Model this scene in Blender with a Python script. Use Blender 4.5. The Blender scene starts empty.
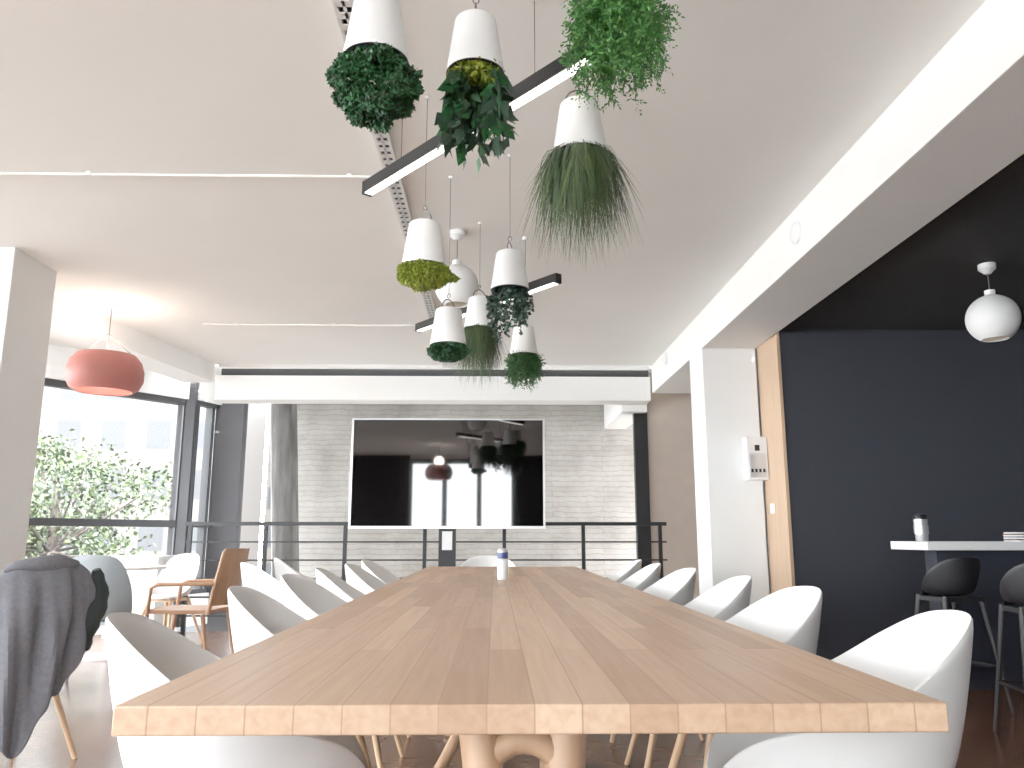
import bpy, math, random
from mathutils import Vector, Matrix
random.seed(7)
R = random.random
def U(a, b): return a + (b - a) * random.random()
sc = bpy.context.scene
sc.view_settings.view_transform = 'Standard'
sc.view_settings.exposure = 1.88
sc.view_settings.gamma = 1.28

# ------------------------------------------------------------------ materials
def s2l(c):
    return tuple(((v/255)/12.92 if v/255 <= 0.04045 else ((v/255+0.055)/1.055)**2.4) for v in c) + (1,)
def base(name):
    m = bpy.data.materials.new(name); m.use_nodes = True
    nt = m.node_tree; return m, nt, nt.nodes['Principled BSDF']
def N(nt, t, **kw):
    n = nt.nodes.new(t)
    for k, v in kw.items():
        if k in n.inputs.keys(): n.inputs[k].default_value = v
        else: setattr(n, k, v)
    return n
def paint(name, rgb, rough=0.6, metal=0.0, var=0.05, scale=6, bump=0.0, bscale=80, emit=None, estr=0, spec=None, stretch=None, ior=None):
    m, nt, p = base(name)
    c = s2l(rgb)
    tc = N(nt, 'ShaderNodeTexCoord')
    src = tc.outputs['Object']
    if stretch:
        mp = N(nt, 'ShaderNodeMapping'); mp.inputs['Scale'].default_value = stretch
        nt.links.new(src, mp.inputs['Vector']); src = mp.outputs['Vector']
    no = N(nt, 'ShaderNodeTexNoise', Scale=scale, Detail=4.0)
    nt.links.new(src, no.inputs['Vector'])
    r = N(nt, 'ShaderNodeValToRGB')
    r.color_ramp.elements[0].position = 0.3; r.color_ramp.elements[1].position = 0.7
    r.color_ramp.elements[0].color = tuple(max(0, x*(1-var)) for x in c[:3]) + (1,)
    r.color_ramp.elements[1].color = tuple(min(1, x*(1+var)) for x in c[:3]) + (1,)
    nt.links.new(no.outputs['Fac'], r.inputs['Fac']); nt.links.new(r.outputs['Color'], p.inputs['Base Color'])
    p.inputs['Roughness'].default_value = rough; p.inputs['Metallic'].default_value = metal
    if spec is not None: p.inputs['Specular IOR Level'].default_value = spec
    if ior: p.inputs['IOR'].default_value = ior
    if bump:
        n2 = N(nt, 'ShaderNodeTexNoise', Scale=bscale, Detail=3.0); nt.links.new(src, n2.inputs['Vector'])
        b = N(nt, 'ShaderNodeBump', Strength=bump, Distance=0.01)
        nt.links.new(n2.outputs['Fac'], b.inputs['Height']); nt.links.new(b.outputs['Normal'], p.inputs['Normal'])
    if emit:
        p.inputs['Emission Color'].default_value = s2l(emit); p.inputs['Emission Strength'].default_value = estr
    return m
def plank(name, c1, c2, grain, bw, rh, rotz=90, rough=0.4, mortar=0.0012, chevron=0, mcol=None, gs=(60, 2.5, 60), gf=0.7):
    m, nt, p = base(name)
    tc = N(nt, 'ShaderNodeTexCoord'); L = nt.links.new
    vec = tc.outputs['Object']
    if chevron:
        sx = N(nt, 'ShaderNodeSeparateXYZ'); L(vec, sx.inputs[0])
        pp = N(nt, 'ShaderNodeMath', operation='PINGPONG'); pp.inputs[1].default_value = chevron
        L(sx.outputs['X'], pp.inputs[0])
        ad = N(nt, 'ShaderNodeMath', operation='ADD'); L(sx.outputs['Y'], ad.inputs[0]); L(pp.outputs[0], ad.inputs[1])
        cx = N(nt, 'ShaderNodeCombineXYZ'); L(sx.outputs['X'], cx.inputs['X']); L(ad.outputs[0], cx.inputs['Y']); vec = cx.outputs[0]
    mp = N(nt, 'ShaderNodeMapping'); mp.inputs['Rotation'].default_value = (0, 0, math.radians(rotz))
    L(vec, mp.inputs['Vector'])
    br = N(nt, 'ShaderNodeTexBrick', Scale=1.0)
    br.inputs['Color1'].default_value = s2l(c1); br.inputs['Color2'].default_value = s2l(c2)
    br.inputs['Mortar'].default_value = s2l(mcol or tuple(int(x*0.85) for x in c1))
    br.inputs['Mortar Size'].default_value = mortar; br.inputs['Brick Width'].default_value = bw; br.inputs['Row Height'].default_value = rh
    br.offset = 0.37; br.offset_frequency = 2
    L(mp.outputs[0], br.inputs['Vector'])
    m2 = N(nt, 'ShaderNodeMapping'); m2.inputs['Scale'].default_value = gs; L(tc.outputs['Object'], m2.inputs['Vector'])
    no = N(nt, 'ShaderNodeTexNoise', Scale=1.0, Detail=5.0, Distortion=0.4); L(m2.outputs[0], no.inputs['Vector'])
    mx = N(nt, 'ShaderNodeMix', data_type='RGBA'); mx.blend_type = 'MULTIPLY'
    rr = N(nt, 'ShaderNodeValToRGB'); rr.color_ramp.elements[0].position = 0.3; rr.color_ramp.elements[1].position = 0.65
    rr.color_ramp.elements[0].color = s2l(grain); rr.color_ramp.elements[1].color = (1, 1, 1, 1)
    L(no.outputs['Fac'], rr.inputs['Fac'])
    mx.inputs[0].default_value = gf
    L(br.outputs['Color'], mx.inputs[6]); L(rr.outputs['Color'], mx.inputs[7]); L(mx.outputs[2], p.inputs['Base Color'])
    p.inputs['Roughness'].default_value = rough
    return m
M = {}
M['ceil'] = paint('ceiling_paint', (228, 226, 221), 0.9, var=0.02, scale=1.5, bump=0.05, bscale=30)
M['wall'] = paint('wall_paint', (224, 224, 223), 0.8, var=0.02, scale=2, bump=0.05, bscale=60)
M['beam'] = paint('beam_paint', (225, 223, 220), 0.8, var=0.02, scale=2, bump=0.04)
M['navy'] = paint('navy_paint', (31, 33, 42), 0.75, var=0.06, scale=3, bump=0.08, bscale=120)
M['dark'] = paint('dark_ceiling_paint', (18, 16, 17), 0.8, var=0.15, scale=2, bump=0.2, bscale=15)
M['frame'] = paint('window_frame_metal', (40, 40, 44), 0.5, 0.2)
M['greyp'] = paint('grey_column_paint', (68, 68, 72), 0.7)
M['rearw'] = paint('rear_wall_dark', (30, 28, 27), 0.8)
M['conc'] = paint('concrete', (92, 89, 87), 0.85, var=0.5, scale=4, bump=0.5, bscale=20, stretch=(3.5, 3.5, .5))
M['black'] = paint('black_metal', (10, 10, 12), 0.45, 0.3)
M['chairw'] = paint('white_shell_plastic', (220, 220, 219), 0.42, var=0.015)
M['chairg'] = paint('pale_grey_plastic', (138, 146, 150), 0.5, var=0.02)
M['legw'] = paint('oak_leg', (190, 152, 116), 0.5, var=0.12, scale=10, stretch=(1, 1, 0.1))
M['pot'] = paint('white_pot', (214, 213, 211), 0.4, var=0.02)
M['potin'] = paint('soil', (34, 27, 20), 0.9, var=0.3, scale=60)
M['wire'] = paint('steel_wire', (100, 98, 96), 0.4, 0.6)
M['white'] = paint('white_plastic', (220, 219, 218), 0.45, var=0.02)
M['pink'] = paint('salmon_lacquer', (174, 100, 91), 0.6, var=0.03)
M['silver'] = paint('silver_metal', (200, 200, 202), 0.3, 0.6)
M['tray'] = paint('galvanised_tray', (206, 205, 202), 0.6, 0.0)
M['screen'] = paint('tv_glass', (2, 2, 3), 0.03, var=0.0, ior=1.7)
M['coat'] = paint('grey_wool', (98, 98, 104), 0.95, var=0.15, scale=60, bump=0.3, bscale=300)
M['lining'] = paint('dark_green_lining', (18, 28, 26), 0.8, var=0.2)
M['beige'] = paint('beige_wall_paint', (168, 153, 142), 0.85, var=0.04)
M['navyp'] = paint('navy_panel', (24, 28, 40), 0.6)
M['stool'] = paint('charcoal_plastic', (18, 18, 22), 0.5)
M['brown'] = paint('brown_leather', (104, 74, 54), 0.7, var=0.2, scale=20, bump=0.3)
M['blue'] = paint('blue_label', (24, 38, 96), 0.35)
M['lamp'] = paint('led_diffuser', (255, 252, 245), 0.5, emit=(255, 250, 240), estr=2.0)
M['bulb'] = paint('frosted_bulb', (255, 240, 220), 0.5, emit=(255, 225, 190), estr=0.35)
M['oak'] = plank('oak_table_top', (206, 175, 146), (172, 137, 109), (212, 190, 168), 1.1, 0.07, 90, 0.42, mortar=0.0012, gf=0.45, mcol=(160, 126, 100))
M['oakl'] = paint('oak_solid', (182, 144, 112), 0.45, var=0.12, scale=7, stretch=(3, 3, 0.6))
M['oaktrim'] = paint('oak_veneer', (178, 147, 119), 0.5, var=0.08, scale=9, stretch=(3, 3, 0.3))
M['chairwood'] = paint('honey_wood', (156, 112, 78), 0.5, var=0.12, scale=9, stretch=(2, 2, 0.4))
M['floor'] = plank('chevron_parquet', (128, 94, 74), (98, 70, 54), (176, 156, 142), 0.9, 0.14, 0, 0.25, mortar=0.003, chevron=0.5, mcol=(60, 42, 34), gs=(8, 30, 8))
for k, c in dict(moss=(20, 78, 32), moss2=(46, 98, 38), dk=(11, 46, 22), dk2=(32, 68, 27), lime=(104, 120, 14), lime2=(138, 148, 32),
                 grass=(28, 52, 20), grass2=(66, 82, 36), fern=(36, 94, 28), fern2=(64, 118, 38), euc=(18, 42, 31), euc2=(37, 65, 50),
                 tree=(24, 40, 12), tree2=(42, 56, 22)).items():
    M[k] = paint('leaf_' + k, c, 0.6, var=0.2, scale=30)
# mottled painted brick wall
m, nt, p = base('white_painted_brick')
tc = N(nt, 'ShaderNodeTexCoord'); mp = N(nt, 'ShaderNodeMapping'); mp.inputs['Rotation'].default_value = (math.radians(90), 0, 0)
nw = N(nt, 'ShaderNodeTexNoise', Scale=5.0, Detail=4.0); nt.links.new(tc.outputs['Object'], nw.inputs['Vector'])
vs_ = N(nt, 'ShaderNodeVectorMath', operation='SCALE'); vs_.inputs['Scale'].default_value = 0.07; nt.links.new(nw.outputs['Color'], vs_.inputs[0])
va = N(nt, 'ShaderNodeVectorMath', operation='ADD'); nt.links.new(tc.outputs['Object'], va.inputs[0]); nt.links.new(vs_.outputs[0], va.inputs[1])
nt.links.new(va.outputs[0], mp.inputs['Vector'])
br = N(nt, 'ShaderNodeTexBrick', Scale=1.0); br.inputs['Color1'].default_value = s2l((162, 157, 152)); br.inputs['Color2'].default_value = s2l((154, 149, 144))
br.inputs['Mortar'].default_value = s2l((141, 136, 130)); br.inputs['Mortar Size'].default_value = 0.01; br.inputs['Mortar Smooth'].default_value = 0.8
br.inputs['Brick Width'].default_value = 1.4; br.inputs['Row Height'].default_value = 0.07
nt.links.new(mp.outputs[0], br.inputs['Vector'])
no = N(nt, 'ShaderNodeTexNoise', Scale=0.9, Detail=10.0, Roughness=0.75); nt.links.new(tc.outputs['Object'], no.inputs['Vector'])
mx = N(nt, 'ShaderNodeMix', data_type='RGBA'); mx.blend_type = 'MULTIPLY'; mx.inputs[0].default_value = 0.65
rr = N(nt, 'ShaderNodeValToRGB'); rr.color_ramp.elements[0].position = 0.36; rr.color_ramp.elements[0].color = (0.42, 0.40, 0.38, 1); rr.color_ramp.elements[1].position = 0.60
nt.links.new(no.outputs['Fac'], rr.inputs['Fac']); nt.links.new(br.outputs['Color'], mx.inputs[6]); nt.links.new(rr.outputs['Color'], mx.inputs[7])
nt.links.new(mx.outputs[2], p.inputs['Base Color']); p.inputs['Roughness'].default_value = 0.8
bp = N(nt, 'ShaderNodeBump', Strength=0.3, Distance=0.01); nt.links.new(br.outputs['Fac'], bp.inputs['Height']); bp.invert = True
nt.links.new(bp.outputs['Normal'], p.inputs['Normal'])
M['brick'] = m
# facade
m, nt, p = base('pale_facade')
tc = N(nt, 'ShaderNodeTexCoord'); mp = N(nt, 'ShaderNodeMapping'); mp.inputs['Rotation'].default_value = (math.radians(90), 0, 0)
nt.links.new(tc.outputs['Object'], mp.inputs['Vector'])
br = N(nt, 'ShaderNodeTexBrick', Scale=1.0); br.offset = 0.0
br.inputs['Color1'].default_value = s2l((26, 29, 34)); br.inputs['Color2'].default_value = s2l((18, 21, 26))
br.inputs['Mortar'].default_value = s2l((50, 47, 45)); br.inputs['Mortar Size'].default_value = 0.45
br.inputs['Brick Width'].default_value = 1.9; br.inputs['Row Height'].default_value = 2.1
nt.links.new(mp.outputs[0], br.inputs['Vector']); nt.links.new(br.outputs['Color'], p.inputs['Base Color']); M['facade'] = m
M['paving'] = paint('paving', (60, 58, 56), 0.9)
M['bark'] = paint('bark', (34, 27, 22), 0.9, var=0.3)
# glass
m, nt, p = base('window_glass')
tr = N(nt, 'ShaderNodeBsdfTransparent'); gl = N(nt, 'ShaderNodeBsdfGlossy', Roughness=0.02); mxs = N(nt, 'ShaderNodeMixShader'); mxs.inputs[0].default_value = 0.05
nt.links.new(tr.outputs[0], mxs.inputs[1]); nt.links.new(gl.outputs[0], mxs.inputs[2]); nt.links.new(mxs.outputs[0], nt.nodes['Material Output'].inputs['Surface'])
M['glass'] = m

# ------------------------------------------------------------------ mesh builder
class MB:
    def __init__(s): s.v = []; s.f = []; s.m = []; s.mats = []
    def mi(s, k):
        if k not in s.mats: s.mats.append(k)
        return s.mats.index(k)
    def add(s, vs, fs, k):
        o = len(s.v); s.v += [tuple(v) for v in vs]; i = s.mi(k)
        for f in fs: s.f.append(tuple(x + o for x in f)); s.m.append(i)
    def box(s, a, b, k, mat=None):
        x0, y0, z0 = a; x1, y1, z1 = b
        vs = [Vector(q) for q in [(x0,y0,z0),(x1,y0,z0),(x1,y1,z0),(x0,y1,z0),(x0,y0,z1),(x1,y0,z1),(x1,y1,z1),(x0,y1,z1)]]
        if mat: vs = [mat @ q for q in vs]
        s.add(vs, [(0,3,2,1),(4,5,6,7),(0,1,5,4),(1,2,6,5),(2,3,7,6),(3,0,4,7)], k)
    def prism(s, pts, z0, z1, k):
        n = len(pts)
        s.add([(x, y, z0) for x, y in pts] + [(x, y, z1) for x, y in pts],
              [tuple(range(n))[::-1], tuple(range(n, 2*n))] + [(i, (i+1) % n, n+(i+1) % n, n+i) for i in range(n)], k)
    def tube(s, pts, rad, k, seg=10, caps=True):
        pts = [Vector(p) for p in pts]
        if not isinstance(rad, (list, tuple)): rad = [rad]*len(pts)
        vs = []; n = len(pts); prev = None
        for i, p in enumerate(pts):
            d = (pts[min(i+1, n-1)] - pts[max(i-1, 0)]).normalized()
            if prev is None:
                a = Vector((0, 0, 1)) if abs(d.z) < 0.9 else Vector((1, 0, 0))
                x = d.cross(a).normalized()
            else: x = (prev - d*prev.dot(d)).normalized()
            prev = x; y = d.cross(x)
            for j in range(seg):
                t = 2*math.pi*j/seg; vs.append(p + (x*math.cos(t) + y*math.sin(t))*rad[i])
        fs = [(i*seg+j, i*seg+(j+1) % seg, (i+1)*seg+(j+1) % seg, (i+1)*seg+j) for i in range(n-1) for j in range(seg)]
        if caps: fs += [tuple(range(seg))[::-1], tuple(range((n-1)*seg, n*seg))]
        s.add(vs, fs, k)
    def lathe(s, prof, o, k, seg=40, caps=False):
        vs = []; n = len(prof); ox, oy, oz = o
        for r, z in prof:
            for j in range(seg):
                t = 2*math.pi*j/seg; vs.append((ox+r*math.cos(t), oy+r*math.sin(t), oz+z))
        fs = [(i*seg+j, i*seg+(j+1) % seg, (i+1)*seg+(j+1) % seg, (i+1)*seg+j) for i in range(n-1) for j in range(seg)]
        if caps: fs += [tuple(range(seg))[::-1], tuple(range((n-1)*seg, n*seg))]
        s.add(vs, fs, k)
    def mesh(s, name):
        me = bpy.data.meshes.new(name); me.from_pydata(s.v, [], s.f)
        for k in s.mats: me.materials.append(M[k])
        me.polygons.foreach_set('material_index', s.m)
        me.polygons.foreach_set('use_smooth', [True]*len(s.f)); me.update()
        try: me.set_sharp_from_angle(angle=math.radians(38))
        except Exception: pass
        return me
    def obj(s, name, loc=(0, 0, 0), rot=0, bevel=0, mesh=None):
        me = mesh or s.mesh(name)
        o = bpy.data.objects.new(name, me); o.location = loc; o.rotation_euler = (0, 0, rot)
        sc.collection.objects.link(o)
        if bevel:
            b = o.modifiers.new('bevel', 'BEVEL'); b.width = bevel; b.segments = 3; b.limit_method = 'ANGLE'; b.angle_limit = math.radians(50)
        return o
def place(name, me, loc, rot=0):
    o = bpy.data.objects.new(name, me); o.location = loc; o.rotation_euler = (0, 0, rot); sc.collection.objects.link(o); return o
def simple(name, a, b, k, bevel=0):
    mb = MB(); c = [(a[i]+b[i])/2 for i in range(3)]
    mb.box([a[i]-c[i] for i in range(3)], [b[i]-c[i] for i in range(3)], k)
    return mb.obj(name, c, 0, bevel)

# ------------------------------------------------------------------ room shell
HC = 2.93
simple('floor', (-6, -3.5, -0.25), (5.3, 8.95, 0.0), 'floor')
simple('floor_stairwell', (-6, 8.95, -2.3), (3.2, 11.3, -2.2), 'conc')
simple('ceiling', (-5.9, -3.6, HC), (1.95, 9.05, HC+0.2), 'ceil')
simple('ceiling_bar', (2.25, -3.6, 2.66), (5.4, 6.45, 2.9), 'dark')
simple('ceiling_stairwell', (-3.5, 9.2, 2.95), (3.2, 11.3, 3.1), 'wall')
simple('beam_right', (1.80, -3.5, 2.61), (2.27, 9.0, 3.0), 'beam', 0.004)
simple('column_right', (1.80, 6.77, 0), (2.27, 7.22, 2.61), 'wall', 0.006)
simple('column_left', (-3.85, 5.24, 0), (-3.27, 5.77, HC), 'wall', 0.006)
simple('wall_bar', (2.31, 6.30, 0), (5.4, 6.45, 2.66), 'navy')
simple('trim_1', (2.285, 6.285, 0), (2.31, 6.77, 2.64), 'oaktrim')
simple('wall_bar_return', (2.31, 6.45, 0), (2.45, 7.2, 2.66), 'wall')
simple('wall_right', (5.25, -3.5, 0), (5.4, 6.3, 2.66), 'navy')
simple('wall_back_stairwell', (-2.98, 11.0, -2.2), (3.2, 11.15, 2.95), 'brick')
simple('wall_stairwell_right', (1.80, 9.5, -2.2), (3.2, 9.62, 2.95), 'beige')
simple('door_1', (1.66, 9.46, -2.2), (1.82, 9.56, 2.48), 'black')
simple('wall_right_passage', (3.1, 6.45, 0), (3.2, 9.5, 2.95), 'beige')
simple('ceiling_passage', (1.95, 6.45, 2.93), (3.2, 9.2, 3.1), 'wall')
simple('trim_2', (-3.16, 8.98, 2.89), (1.78, 9.05, 2.93), 'beam')
simple('soffit_gap_painted_shade', (-3.16, 9.10, 2.815), (1.78, 9.2, 2.93), 'black')  # black block standing in for the shade between ceiling and beam
simple('beam_far', (-3.2, 9.05, 2.53), (1.79, 9.34, 2.81), 'beam', 0.004)
simple('beam_stairwell', (1.50, 9.35, 2.45), (1.80, 10.9, 2.95), 'beam', 0.004)
mb = MB(); mb.prism([(-3.72, 5.6), (-3.2, 9.0), (-3.55, 9.05), (-4.1, 5.6)], 2.72, HC, 'beam'); mb.obj('beam_left')
# pipes on ceiling
mb = MB(); mb.tube([(-4.5, 4.08, 2.916), (-0.62, 4.08, 2.916)], 0.008, 'ceil', 8)
for x in (-3.6, -2.2, -0.8): mb.box((x-.012, 4.068, 2.908), (x+.012, 4.092, 2.93), 'ceil')
mb.obj('ceiling_conduit')
mb = MB(); mb.tube([(-2.7, 7.2, 2.916), (-0.62, 7.2, 2.916)], 0.008, 'ceil', 8)
for x in (-2.4, -1.5, -0.8): mb.box((x-.012, 7.188, 2.908), (x+.012, 7.212, 2.93), 'ceil')
mb.obj('ceiling_conduit')
# perforated cable tray
mb = MB(); y = -3.0
x0 = -0.60
mb.box((x0, -3, 2.900), (x0+.014, 8.95, 2.928), 'tray'); mb.box((x0+.066, -3, 2.900), (x0+.08, 8.95, 2.928), 'tray')
while y < 8.9:
    mb.box((x0+.014, y, 2.900), (x0+.066, y+.035, 2.905), 'tray'); y += 0.07
mb.box((x0+.034, -3, 2.900), (x0+.046, 8.95, 2.905), 'tray')
mb.box((x0+.005, -3, 2.924), (x0+.075, 8.95, 2.929), 'frame')
mb.obj('cable_tray')

# windows
def window(name, p0, p1, zs, zt, bays, transom=None, fw=0.07):
    p0 = Vector((p0[0], p0[1], 0)); p1 = Vector((p1[0], p1[1], 0)); d = p1-p0; L = d.length; a = math.atan2(d.y, d.x)
    mb = MB(); t = 0.05
    mb.box((0, -t, zs), (L, t, zs+fw), 'frame'); mb.box((0, -t, zt-fw), (L, t, zt), 'frame')
    if transom: mb.box((0, -t, transom), (L, t, transom+fw*1.1), 'frame')
    for i in range(bays+1):
        x = L*i/bays; mb.box((x-fw/2, -t*.98, zs), (x+fw/2, t*.98, zt), 'frame')
    mb.add([(0, 0, zs), (L, 0, zs), (L, 0, zt), (0, 0, zt)], [(0, 1, 2, 3)], 'glass')
    mb.obj(name, p0, a)
    lo = MB(); lo.box((0, -.08, 0), (L, .08, zs), 'wall'); lo.obj('wall_' + name + '_sill', p0, a)
    lo = MB(); lo.box((0, -.08, zt), (L, .08, HC), 'wall'); lo.obj('wall_' + name + '_header', p0, a)
window('window_1', (-5.6, 6.8), (-3.66, 9.38), 0.35, 2.58, 1, 1.10)
window('window_2', (-3.56, 9.42), (-3.36, 9.95), 0.35, 2.58, 2, 1.10, 0.05)
simple('column_window', (-3.72, 9.34, 0), (-3.52, 9.5, HC), 'frame')
simple('column_grey', (-3.42, 9.75, -0.2), (-3.08, 9.92, 2.95), 'greyp')
window('added_window_3', (-5.6, -3.4), (-5.6, 6.8), 0.35, 2.7, 6)  # unseen side glazing, added to let in daylight
window('added_window_4', (-5.6, -3.5), (-3.8, -3.5), 0.35, 2.7, 1)  # unseen rear glazing, left in for extra daylight
window('window_5', (-2.05, -3.5), (0.45, -3.5), 0.9, 2.85, 3, None, .12)
simple('wall_behind_1', (-3.8, -3.6, 0), (-2.05, -3.4, HC), 'rearw')
simple('wall_behind_2', (0.45, -3.6, 0), (5.4, -3.4, HC), 'rearw')
# leaning concrete column
mb = MB(); NS = 16
vs = []; fs = []
for i in range(NS):
    t = i/(NS-1); z = -2.2 + 5.15*t; cx = -2.48 - .32*t
    for j in range(16):
        a = 2*math.pi*j/16; sq = 1/(abs(math.cos(a))**3+abs(math.sin(a))**3)**(1/3)
        vs.append((cx + .165*sq*math.cos(a), 10.45 + .15*sq*math.sin(a), z))
fs = [(i*16+j, i*16+(j+1) % 16, (i+1)*16+(j+1) % 16, (i+1)*16+j) for i in range(NS-1) for j in range(16)]
mb.add(vs, fs, 'conc'); mb.obj('column_leaning')

# railing
mb = MB()
mb.box((-3.3, 8.72, 1.11), (1.85, 8.78, 1.15), 'black')
for z in (0.93, 0.74, 0.55, 0.36, 0.17): mb.box((-3.3, 8.742, z), (1.85, 8.758, z+.018), 'black')
for x in (-3.25, -2.45, -1.6, -0.75, 0.1, 0.95, 1.78): mb.box((x-.02, 8.73, 0), (x+.02, 8.77, 1.12), 'black')
mb.obj('stair_railing')

# ------------------------------------------------------------------ TV
mb = MB()
mb.box((-.965, -.03, -.545), (.965, .03, .545), 'silver')
mb.box((-.945, -.034, -.52), (.945, -.029, .53), 'screen')
mb.box((-.40, .03, -.25), (.40, .07, .25), 'black')
mb.box((-.085, .04, -1.615), (.085, .1, -.2), 'black')
mb.box((-.40, -.25, -1.615), (.40, .33, -1.59), 'black')
mb.box((-.05, .033, -.75), (.05, .0395, -.57), 'white')
mb.obj('television', (-0.47, 8.0, 1.615), 0, 0.003)

# ------------------------------------------------------------------ table
mb = MB()
mb.box((-.610, -2.78, -.021), (.610, 2.78, .021), 'oak')
def pedestal(mb, y):
    for sx in (-1, 1):
        for sy in (-1, 1):
            pts = []
            for i in range(15):
                t = i/14
                x = sx*(.105 - .03*math.sin(math.pi*min(1, t*1.25)) + .20*max(0, t-.35)**1.6*1.9)
                yy = y + sy*(.05 + .28*t**1.8)
                pts.append((x, yy, -.02 - .704*t))
            mb.tube(pts, [.034+.008*math.cos(i/14*3) for i in range(15)], 'oakl', 14)
    for sy in (-.07, .07):
        pts = [(.10*math.cos(a), y+sy, -.265 + .13*math.sin(a)) for a in [math.pi*i/14 for i in range(15)]]
        mb.tube(pts, .026, 'oakl', 14)
    mb.box((-.22, y-.06, -.05), (.22, y+.06, -.02), 'oakl')
for y in (-2.25, 0, 2.25): pedestal(mb, y)
mb.obj('conference_table', (0.059, 1.235+2.78, 0.729), 0, 0.003)

# ------------------------------------------------------------------ chairs
def interp(x, xs, ys):
    for i in range(len(xs)-1):
        if x <= xs[i+1]:
            t = (x-xs[i])/(xs[i+1]-xs[i])
            return ys[i]+(ys[i+1]-ys[i])*t
    return ys[-1]
def shell_chair(name, key, legkey, Hb=.83, seat=.44, G=None, rs=1.0, legtop=.42, footring=None, spread=.23, fx=1.0):
    NN = 60
    G = G or ([0, 30, 55, 80, 105, 130, 155, 180], [1, .97, .80, .57, .45, .33, .06, 0])
    raw = []
    for j in range(NN):
        th = abs(((j*360/NN)+180) % 360 - 180); raw.append(interp(th, *G))
    for _ in range(4): raw = [(raw[j-1]+2*raw[j]+raw[(j+1) % NN])/4 for j in range(NN)]
    prof = [('s', .3), ('s', .6), ('s', .85), ('s', 1)] + [('w', q) for q in (.08, .2, .35, .5, .65, .8, .92, 1)]
    vs = [(0, 0, seat-.015)]; fs = []
    for kind, q in prof:
        for j in range(NN):
            th = 2*math.pi*j/NN; c, s_ = -math.cos(th), math.sin(th)
            g = raw[j]; Rr = (.235 + .045*min(1, g*2) + .010*g)*rs
            if kind == 's': r = .17*rs*q; z = seat-.015*(1-q*q)
            else:
                H = seat+.012 + (Hb-seat-.012)*g
                r = .17*rs + (Rr-.17*rs)*(q**.6); z = seat + (H-seat)*(q**1.3)
                if g < .05: z = seat + (.012)*math.sin(q*3) - .02*q*q
            vs.append((r*c*(fx if c > 0 else 1.0), r*s_*1.0, z))
    for j in range(NN): fs.append((0, 1+j, 1+(j+1) % NN))
    for i in range(len(prof)-1):
        for j in range(NN):
            a = 1+i*NN; b = a+NN; fs.append((a+j, b+j, b+(j+1) % NN, a+(j+1) % NN))
    me = bpy.data.meshes.new('tmp'); me.from_pydata(vs, [], fs)
    o = bpy.data.objects.new('tmp', me); sc.collection.objects.link(o)
    sm = o.modifiers.new('s', 'SOLIDIFY'); sm.thickness = .011; sm.offset = 0
    ss = o.modifiers.new('u', 'SUBSURF'); ss.levels = 1; ss.render_levels = 1
    dg = bpy.context.evaluated_depsgraph_get(); dg.update()
    ev = o.evaluated_get(dg).to_mesh()
    mb = MB(); mb.add([v.co[:] for v in ev.vertices], [tuple(p.vertices) for p in ev.polygons], key)
    bpy.data.objects.remove(o)
    for sx in (-1, 1):
        for sy in (-1, 1):
            mb.tube([(sx*.11, sy*.12, legtop+.005), (sx*spread, sy*spread, 0)], [.017, .011], legkey, 10)
    mb.box((-.13, -.13, seat-.045), (.13, .13, seat-.02), legkey)
    if footring:
        f = 1-footring/legtop; e = .115 + (spread-.115)*f
        q = [(-e, -e, footring), (e, -e, footring), (e, e, footring), (-e, e, footring), (-e, -e, footring)]
        for i in range(4): mb.tube([q[i], q[i+1]], .009, legkey, 8)
    return mb.mesh(name)
cm = shell_chair('armchair_shell', 'chairw', 'legw', fx=1.25)
Lc = [(-.56, 1.90, 14), (-.61, 2.85, 4), (-.66, 3.72, -3), (-.68, 4.50, 6), (-.66, 5.25, 0), (-.68, 6.0, -4), (-1.42, 5.6, 30), (-1.55, 6.9, 15)]
Rc = [(.77, 1.90, 169), (.79, 2.76, 183), (.81, 3.55, 178), (.79, 4.42, 184), (.77, 5.25, 180), (.80, 6.1, 176)]
for x, y, r in Lc + Rc: place('armchair', cm, (x, y, 0), math.radians(r))
place('armchair', cm, (-.06, 7.2, 0), math.radians(-90))
# chair with coat
CX, CY = -2.22, 3.85
place('armchair', cm, (CX, CY, 0), math.radians(150))
# by the window
gm = shell_chair('side_chair', 'chairg', 'chairg', Hb=.88, seat=.45, G=([0, 40, 60, 80, 100, 180], [1, .95, .6, .2, .05, 0]), rs=.85)
place('side_chair', gm, (-2.72, 5.75, 0), math.radians(100))
wm = shell_chair('side_chair_white', 'white', 'legw', Hb=.84, seat=.45, G=([0, 40, 60, 80, 100, 180], [1, .95, .6, .2, .05, 0]), rs=.85)
place('side_chair', wm, (-3.05, 7.8, 0), math.radians(-110))
place('side_chair', wm, (-3.85, 6.6, 0), math.radians(40))
# round cafe table
mb = MB(); mb.lathe([(0, .72), (.40, .72), (.405, .73), (.40, .742), (0, .742)], (0, 0, 0), 'white', 48)
mb.tube([(0, 0, .02), (0, 0, .72)], .03, 'white', 16); mb.lathe([(0, 0), (.24, 0), (.24, .012), (.05, .03), (0, .03)], (0, 0, 0), 'white', 40)
mb.obj('cafe_table', (-3.25, 7.1, 0))
simple('low_cabinet', (-3.9, 8.35, 0), (-3.4, 8.8, .8), 'white', .005)
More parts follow.
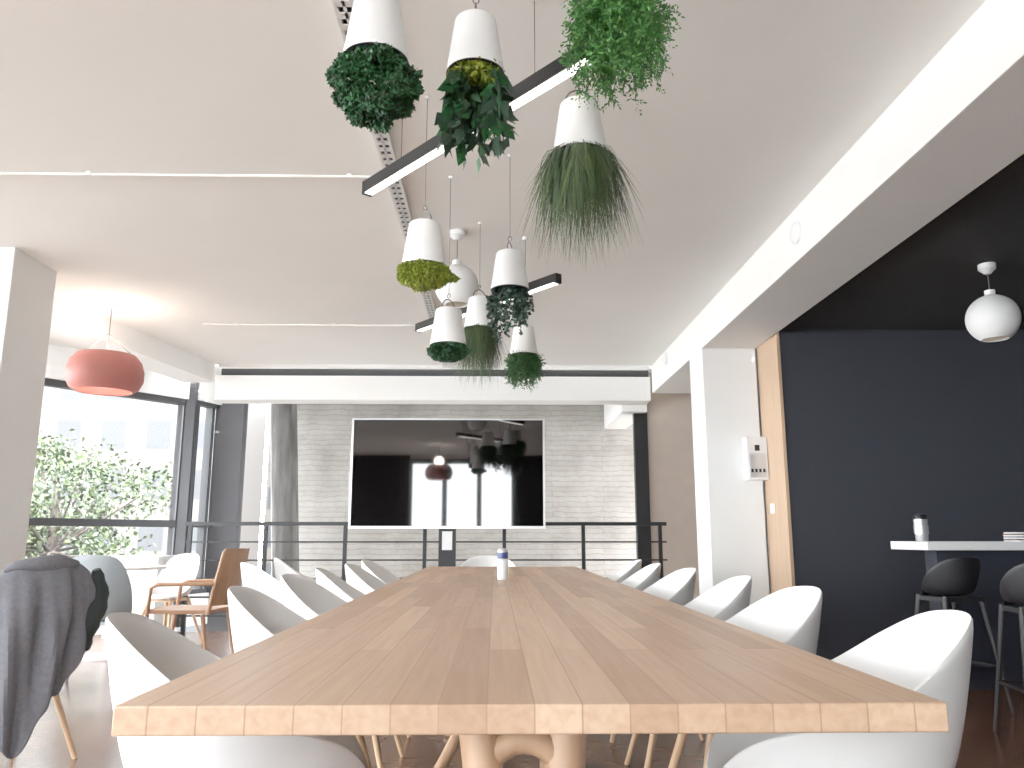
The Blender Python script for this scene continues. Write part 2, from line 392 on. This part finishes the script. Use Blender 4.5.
# wooden lounge armchair
mb = MB()
for sy in (-.25, .25):
    mb.tube([(.24, sy, .40), (.30, sy*1.05, 0)], [.018, .012], 'chairwood')
    mb.tube([(-.20, sy, .40), (-.27, sy*1.05, 0)], [.018, .012], 'chairwood')
    mb.tube([(-.24, sy, .40), (-.34, sy, .88)], [.018, .014], 'chairwood')
    mb.tube([(.24, sy, .40), (.22, sy*1.05, .60), (.16, sy*1.08, .625), (-.28, sy*1.03, .63)], .015, 'chairwood')
n = 10
for i in range(n):   # curved plywood back
    t0 = -1+2*i/n; t1 = -1+2*(i+1)/n
    def P(t, z): return (-.25-.2*(z-.45) - .05*(1-t*t), .25*t, z)
    vs = [P(t0, .46), P(t1, .46), P(t1, .90), P(t0, .90)]; vs += [(a-.014, b, c) for a, b, c in vs]
    mb.add(vs, [(0,1,2,3),(4,7,6,5),(0,4,5,1),(3,2,6,7),(0,3,7,4),(1,5,6,2)], 'chairwood')
mb.box((-.25, -.25, .40), (.27, .25, .43), 'chairwood')
mb.obj('wooden_armchair', (-2.45, 6.75, 0), math.radians(176), .004)

# coat draped over chair back
mb = MB(); na, nz = 60, 34; vs = []; ca = math.radians(-38)
def rimz(dd):
    g = interp(min(180, abs(dd)), [0, 30, 55, 80, 105, 130], [1, .97, .80, .57, .45, .33]); return .452+.378*g
for i in range(nz):
    t = i/(nz-1)
    for j in range(na):
        s = j/(na-1)*2-1
        ang = ca + s*math.radians(64)*(1-.35*t)
        dd = math.degrees(ang) + 30
        top = rimz(dd) + .045
        bot = .12 + .34*max(0, s+.15)**1.3 + .05*math.sin(s*7)
        z = top + (bot-top)*t
        r = .310 + .03*min(1, t*5) - .04*t*t + .030*math.sin(ang*12+2.2*t)*min(1, t*2) + .014*math.sin(ang*27-t*4)*min(1, t*2)
        if i == 0: r = .295
        vs.append((r*math.cos(ang), r*math.sin(ang), z))
o2 = len(vs)
for i in range(8):
    t = i/7
    for j in range(na):
        s = j/(na-1)*2-1; ang = ca + s*math.radians(64)
        top = rimz(math.degrees(ang)+30) + .045
        r = .295 - .035*min(1, t*3) - .015*t; vs.append((r*math.cos(ang), r*math.sin(ang), top + .012*math.sin(t*3) - .24*t))
fs = [(i*na+j, i*na+j+1, (i+1)*na+j+1, (i+1)*na+j) for i in range(nz-1) for j in range(na-1)]
mb.add(vs, fs, 'coat')
mb.add(vs[o2:], [(i*na+j, (i+1)*na+j, (i+1)*na+j+1, i*na+j+1) for i in range(7) for j in range(na-1)], 'lining')
# collar roll
pts = []
for i in range(16):
    s = -.6+1.2*i/15; ang = ca+s*math.radians(50); pts.append((.305*math.cos(ang), .305*math.sin(ang), rimz(math.degrees(ang)+30)+.05))
mb.tube(pts, [.012+.022*math.sin(math.pi*i/15) for i in range(16)], 'coat', 12)
# sleeve on the left, dark lining bunched on the right
pts = []
for i in range(14):
    t = i/13; a = math.radians(-94); pts.append(((.34+.02*math.sin(t*5))*math.cos(a)-.06*t, (.36-.02*t)*math.sin(a), .76-.50*t))
mb.tube(pts, [.025+.036*math.sin(min(1, i/13*1.6)*1.57) + .004*math.sin(i*2.2) for i in range(14)], 'coat', 16)
pts = []
for i in range(14):
    t = i/13; a = math.radians(8+4*math.sin(t*6)); pts.append(((.35+.015*math.sin(t*5))*math.cos(a), .35*math.sin(a), .84-.36*t))
mb.tube(pts, [.018+.032*math.sin(i/13*3.0) + .004*math.sin(i*2.2) for i in range(14)], 'lining', 16)
co = mb.obj('draped_coat', (CX, CY, 0))
sm = co.modifiers.new('s', 'SOLIDIFY'); sm.thickness = .006

# ------------------------------------------------------------------ bar area
mb = MB(); mb.box((2.84, 5.3, .905), (4.9, 5.8, .96), 'white'); mb.box((3.0, 5.5, 0), (4.9, 5.65, .905), 'navyp')
mb.obj('bar_counter', bevel=.004)
sm_ = shell_chair('bar_stool', 'stool', 'stool', Hb=.88, seat=.66, G=([0, 35, 60, 85, 110, 180], [1, .95, .75, .4, .05, 0]), rs=.62, legtop=.64, footring=.25, spread=.19)
for x, y, r in [(2.74, 4.92, 100), (2.76, 4.15, 80)]: place('bar_stool', sm_, (x, y, 0), math.radians(r))
mb = MB(); mb.lathe([(0, 0), (.036, 0), (.040, .01), (.045, .14), (.045, .15)], (0, 0, 0), 'silver', 32)
mb.lathe([(.047, .15), (.047, .168), (.040, .185), (.015, .19), (0, .19)], (0, 0, 0), 'black', 32)
mb.lathe([(.0445, .05), (.0462, .051), (.0468, .11), (.045, .112)], (0, 0, 0), 'silver', 32)
mb.obj('travel_mug', (2.94, 5.55, .96))
mb = MB()
for i in range(7):
    a = math.radians(U(-12, 12)); rm = Matrix.Rotation(a, 4, 'Z')
    mb.box((-.14, -.10, i*.009), (.14, .10, i*.009+.0075), ['white', 'brown', 'white', 'chairg', 'white', 'brown', 'white'][i], rm)
mb.obj('magazine_stack', (3.68, 5.5, .96))

# can on the table
mb = MB(); mb.lathe([(0, 0), (.025, 0), (.031, .008), (.031, .06)], (0, 0, 0), 'white', 32)
mb.lathe([(.0312, .06), (.0312, .12)], (0, 0, 0), 'white', 32)
mb.lathe([(.0312, .115), (.0312, .155)], (0, 0, 0), 'blue', 32)
mb.lathe([(.031, .155), (.031, .163), (.025, .172), (.026, .175), (.022, .172), (0, .171)], (0, 0, 0), 'silver', 32)
mb.obj('drink_can', (.045, 4.7, .75))

# electrical box, switch, speakers
mb = MB(); mb.box((-.085, -.06, -.18), (.085, .06, .18), 'white'); mb.box((-.07, -.066, -.16), (.07, -.06, .04), 'silver')
mb.box((-.02, -.07, .06), (.02, -.06, .11), 'black')
for i in range(4): mb.box((-.06+.033*i, -.069, -.12), (-.04+.033*i, -.066, -.09), 'black')
mb.obj('electrical_box', (2.195, 6.71, 1.64), 0, .006)
mb = MB(); mb.box((-.006, -.04, -.04), (.006, .04, .04), 'white'); mb.box((-.009, -.02, -.03), (-.005, .02, .03), 'white'); mb.obj('light_switch', (2.279, 6.6, 1.22), 0, .002)
for y, z in ((4.5, 2.78), (8.2, 2.84)):
    mb = MB(); mb.lathe([(0, 0), (.07, 0), (.07, .012), (.06, .018), (.055, .012), (0, .014)], (0, 0, 0), 'white', 36)
    o = mb.obj('ceiling_speaker', (1.80, y, z)); o.rotation_euler = (0, -math.pi/2, 0)

# ------------------------------------------------------------------ pendants
def globe(name, x, y, z, r, zc):
    mb = MB(); n = 24
    prof = [(r*math.sin(a), -r*math.cos(a)) for a in [math.radians(30)+ (math.pi-math.radians(30)-.12)*i/n for i in range(n+1)]]
    mb.lathe(prof, (0, 0, 0), 'pot', 48)
    mb.lathe([(p[0]*.96, p[1]*.96) for p in prof[:10]][::-1], (0, 0, 0), 'pot', 48)
    mb.lathe([(prof[0][0], prof[0][1]), (prof[0][0]*.95, prof[0][1]+.004)], (0, 0, 0), 'pot', 48)
    mb.lathe([(0, -r*.55), (.03, -r*.5), (.04, -r*.3), (.02, -r*.1), (0, 0)], (0, 0, 0), 'bulb', 20)
    mb.lathe([(.0, r*.985), (.03, r*.985), (.03, r+.03), (.0, r+.035)], (0, 0, 0), 'white', 20)
    mb.tube([(0, 0, r+.03), (0, 0, zc-z-.01)], .003, 'wire', 6)
    mb.lathe([(0, zc-z), (.05, zc-z), (.05, zc-z-.03), (.02, zc-z-.06), (0, zc-z-.06)], (0, 0, 0), 'white', 24)
    return mb.obj(name, (x, y, z))
globe('globe_pendant_lamp', -.25, 4.9, 2.56, .14, HC)
globe('globe_pendant_lamp', 3.06, 4.7, 2.31, .15, 2.66)
def pinklamp(x, y, z):
    mb = MB()
    prof = [(.17, .165), (.225, .155), (.272, .10), (.297, .02), (.295, -.06), (.265, -.125), (.22, -.155), (.215, -.150), (.255, -.12), (.285, -.06), (.287, .02), (.262, .095), (.22, .145), (.17, .155), (.17, .165)]
    mb.lathe(prof, (0, 0, 0), 'pink', 56)
    mb.lathe([(0, -.06), (.05, -.05), (.07, 0), (.04, .06), (0, .07)], (0, 0, 0), 'bulb', 24)
    for a in (0, 2.09, 4.19): mb.tube([(.2*math.cos(a), .2*math.sin(a), .16), (0, 0, .34)], .003, 'wire', 6)
    mb.tube([(0, 0, .05), (0, 0, HC-z)], .004, 'wire', 6)
    mb.lathe([(0, HC-z), (.05, HC-z), (.05, HC-z-.02), (0, HC-z-.025)], (0, 0, 0), 'white', 24)
    mb.obj('pendant_lamp', (x, y, z))
    l = bpy.data.lights.new('pendant_glow', 'POINT'); l.energy = 5; l.color = (1, .86, .74); l.shadow_soft_size = .1
    o = bpy.data.objects.new('pendant_bulb_light', l); o.location = (x, y, z+.24); sc.collection.objects.link(o)
pinklamp(-3.25, 6.6, 2.33)
pinklamp(-1.2, -1.2, 2.34)

# linear LED bars
def bar(p, q, zz):
    p = Vector(p); q = Vector(q); d = q-p; L = d.length; mb = MB()
    mb.box((0, -.024, .004), (L, .024, .06), 'black'); mb.box((.02, -.018, 0), (L-.02, .018, .006), 'lamp')
    mb.box((0, -.024, -.002), (.02, .024, .06), 'black'); mb.box((L-.02, -.024, -.002), (L, .024, .06), 'black')
    for t in (.2, .8):
        mb.tube([(L*t, 0, .06), (L*t, 0, HC-zz)], .0018, 'wire', 6); mb.lathe([(0, HC-zz), (.02, HC-zz), (.02, HC-zz-.02), (0, HC-zz-.02)], (L*t, 0, 0), 'white', 16)
    mb.obj('linear_pendant_light', (p.x, p.y, zz), math.atan2(d.y, d.x))
bar((-.60, 3.48), (.32, 2.38), 2.54)
bar((-.60, 5.98), (.39, 4.75), 2.54)

# ------------------------------------------------------------------ hanging planters
def leaf(mb, p, d, L, w, k, droop=.3):
    d = d.normalized(); a = Vector((U(-1, 1), U(-1, 1), U(-1, 1))); s = d.cross(a)
    if s.length < 1e-3: return
    s.normalize(); n = s.cross(d)
    mid = p + d*L*.5 + n*L*.08; tip = p + d*L - n*L*.1*droop + Vector((0, 0, -L*droop*.4))
    mb.add([p, p + d*L*.45 + s*w/2, tip, p + d*L*.45 - s*w/2, mid], [(0, 1, 4), (1, 2, 4), (2, 3, 4), (3, 0, 4)], k)
def rdir():
    while 1:
        v = Vector((U(-1, 1), U(-1, 1), U(-1, 1)))
        if .1 < v.length < 1: return v.normalized()
def foliage(mb, kind, R0, keys, size):
    k1, k2 = keys
    K = lambda: k1 if R() < .6 else k2
    if kind == 'moss':
        bl = [(rdir(), U(.06, .15)) for _ in range(70)]
        for i in range(8500):
            v = rdir(); rr = U(.74, .90)
            for b_, h_ in bl:
                dd = v.dot(b_)
                if dd > .96: rr += h_*(dd-.96)/.04
            p = Vector((v.x*size[0]*rr, v.y*size[0]*rr, -size[1]*.42 + v.z*size[1]*.55*rr))
            if p.z > .012: continue
            leaf(mb, p, (v+rdir()*.9), U(.009, .017), U(.007, .013), K())
    elif kind == 'grass':
        for i in range(1500):
            a = U(0, 6.283); r = R0*math.sqrt(R())*.95; sp = U(.1, 1)**.7; Lh = size[1]*U(.45, 1)
            pts = []; out = Vector((math.cos(a), math.sin(a), 0)); tw = rdir()*.06
            for s in range(6):
                t = s/5; pts.append(Vector((r*math.cos(a), r*math.sin(a), .02)) + out*(size[0]-R0*.5)*sp*(t**.6)*1.0*(1-.15*t*t) + Vector((0, 0, -Lh*(t**1.25))) + tw*t*t)
            w = U(.0016, .0030); sd = Vector((-math.sin(a+U(-1, 1)), math.cos(a), 0))
            vs = []
            for s, p in enumerate(pts): vs += [p + sd*w*(1-s/5.5), p - sd*w*(1-s/5.5)]
            mb.add(vs, [(2*s, 2*s+1, 2*s+3, 2*s+2) for s in range(5)], K())
    elif kind == 'broad':
        for i in range(26):
            a = U(0, 6.283); sp = U(.2, 1); Lh = size[1]*U(.45, 1); out = Vector((math.cos(a), math.sin(a), 0)); pts = []
            for s in range(7):
                t = s/6; pts.append(out*(R0*.6 + (size[0]-R0*.6)*sp*math.sin(t*1.8)) + Vector((0, 0, -Lh*t**1.3)))
            mb.tube(pts, .0018, k1, 5)
            for s in range(1, 7):
                for q in range(2): leaf(mb, pts[s], (out*U(-.2, 1)+rdir()*.7+Vector((0, 0, -.7))), U(.04, .07), U(.03, .05), K(), .6)
        for i in range(900):
            a = U(0, 6.283); r = R0*U(.5, 1.05); leaf(mb, Vector((r*math.cos(a), r*math.sin(a), U(-.045, .01))), rdir(), .018, .012, 'lime' if R() < .6 else 'lime2')
    elif kind == 'trail':
        for i in range(34):
            a = U(0, 6.283); sp = U(.0, 1); Lh = size[1]*U(.35, 1); out = Vector((math.cos(a), math.sin(a), 0)); pts = []
            for s in range(9):
                t = s/8; pts.append(out*(R0*.5 + (size[0]-R0*.5)*sp*math.sin(t*2.0)) + Vector((0, 0, .01-Lh*t**1.2)) + rdir()*.006)
            mb.tube(pts, .0014, k1, 5)
            for s in range(9):
                for q in range(4): leaf(mb, pts[s]+rdir()*.006, (rdir()+out*.3), U(.018, .032), U(.014, .024), K())
    elif kind == 'fern':
        for i in range(80):
            a = U(0, 6.283); sp = U(.05, 1); Lh = size[1]*U(.3, 1)*(1-.35*sp*R()); out = Vector((math.cos(a), math.sin(a), 0)); pts = []
            for s in range(9):
                t = s/8; pts.append(out*(R0*.4 + (size[0]-R0*.4)*sp*math.sin(t*1.9)) + Vector((0, 0, .01-Lh*t**1.3)) + rdir()*.008)
            mb.tube(pts, .0015, k1, 5)
            for s in range(1, 9):
                for q in range(5):
                    d = (rdir()+out*.4+Vector((0, 0, -.3))).normalized(); b = pts[s]; Lb = U(.02, .045)
                    for g in range(5): leaf(mb, b+d*Lb*g/4, d+rdir()*.9, U(.010, .018), U(.005, .009), K())
def planter(x, y, z, kind, keys, size, rb=.095, h=.195, hook=True):
    mb = MB(); rt = rb*.72
    mb.lathe([(rb*.93, .004), (rb, 0), (rb, .012), (rb*.985, .016), (rt, h-.006), (rt-.006, h), (0, h)], (0, 0, 0), 'pot', 48)
    mb.lathe([(rb*.93, .004), (rb*.9, .03), (0, .032)], (0, 0, 0), 'potin', 40)
    mb.lathe([(rb*1.005, .0), (rb*1.012, -.004), (rb*.93, -.006), (rb*.92, .0)], (0, 0, 0), 'black', 40)
    pts = [(rt*.75*math.cos(a), 0, h + .055*math.sin(a)) for a in [math.pi*i/12 for i in range(13)]]
    mb.tube(pts, .003, 'wire', 8)
    pts = [(0, .010*math.sin(a), h+.065+.010-.010*math.cos(a)*1.2) for a in [2*math.pi*i/12 for i in range(12)]]
    mb.tube(pts, .002, 'wire', 6)
    mb.tube([(0, 0, h+.08), (0, 0, HC-z)], .0016, 'wire', 6)
    mb.lathe([(0, HC-z), (.012, HC-z), (.012, HC-z-.012), (0, HC-z-.012)], (0, 0, 0), 'white', 12)
    foliage(mb, kind, rb*.92, keys, size)
    return mb.obj('hanging_planter', (x, y, z), U(0, 3))
planter(-.353, 2.12, 2.35, 'moss', ('moss', 'dk'), (.126, .18))
planter(-.07, 2.38, 2.475, 'broad', ('dk', 'moss'), (.105, .25))
planter(.375, 2.2, 2.61, 'fern', ('fern', 'fern2'), (.165, .30))
planter(.294, 2.61, 2.31, 'grass', ('grass', 'grass2'), (.165, .36))
planter(-.31, 3.29, 2.13, 'moss', ('lime', 'lime2'), (.112, .09))
planter(.07, 3.84, 2.203, 'trail', ('euc', 'euc2'), (.11, .25))
planter(-.25, 4.1, 1.98, 'moss', ('dk', 'moss'), (.105, .075))
planter(-.10, 4.75, 2.24, 'grass', ('grass', 'grass2'), (.13, .34))
planter(.19, 5.28, 2.20, 'fern', ('dk2', 'moss2'), (.115, .23))

# ------------------------------------------------------------------ outside
mb = MB(); mb.box((-60, 34, -10), (-11.5, 40, 12), 'facade'); mb.box((-13, 46, -10), (2, 50, 9), 'facade'); mb.obj('apartment_building')
mb = MB(); mb.box((-60, -40, -10.2), (30, 80, -10), 'paving'); mb.obj('ground')
def tree(x, y, z, r, n):
    mb = MB(); mb.tube([(0, 0, -10-z), (.1, 0, -5), (0, .1, -1), (0, 0, 1)], [.25, .2, .12, .05], 'bark', 10)
    cs = [(rdir()*r*U(.3, .9), r*U(.2, .4)) for _ in range(26)]
    for c, _r in cs: mb.tube([(0, 0, -.5), c*.6+Vector((0, 0, -.2)), c], [.04, .02, .006], 'bark', 6)
    for i in range(n):
        c, rr = random.choice(cs); p = c + rdir()*rr*U(.4, 1); leaf(mb, p, rdir(), U(.09, .16), U(.05, .10), 'tree' if R() < .5 else 'tree2')
    mb.obj('tree', (x, y, z))
tree(-8.6, 16.0, 1.2, 2.2, 6500)
tree(-11.8, 18.0, .6, 2.7, 7000)

# ------------------------------------------------------------------ light
w = bpy.data.worlds.new('sky'); sc.world = w; w.use_nodes = True
bg = w.node_tree.nodes['Background']; bg.inputs['Color'].default_value = (.92, .97, 1.0, 1); bg.inputs['Strength'].default_value = 5.5
sl = bpy.data.lights.new('sun', 'SUN'); sl.energy = 14; sl.angle = .02; sl.color = (1, .96, .90)
so = bpy.data.objects.new('sun', sl); so.rotation_euler = (math.radians(40), 0, math.radians(20)); sc.collection.objects.link(so)

# ------------------------------------------------------------------ camera
cd = bpy.data.cameras.new('camera'); cd.sensor_width = 36; cd.lens = 28.125; cd.clip_start = .05
cam = bpy.data.objects.new('camera', cd); cam.location = (0, 0, .99)
cam.rotation_euler = (math.radians(90+10.83), 0, math.radians(-1.2)); sc.collection.objects.link(cam); sc.camera = cam
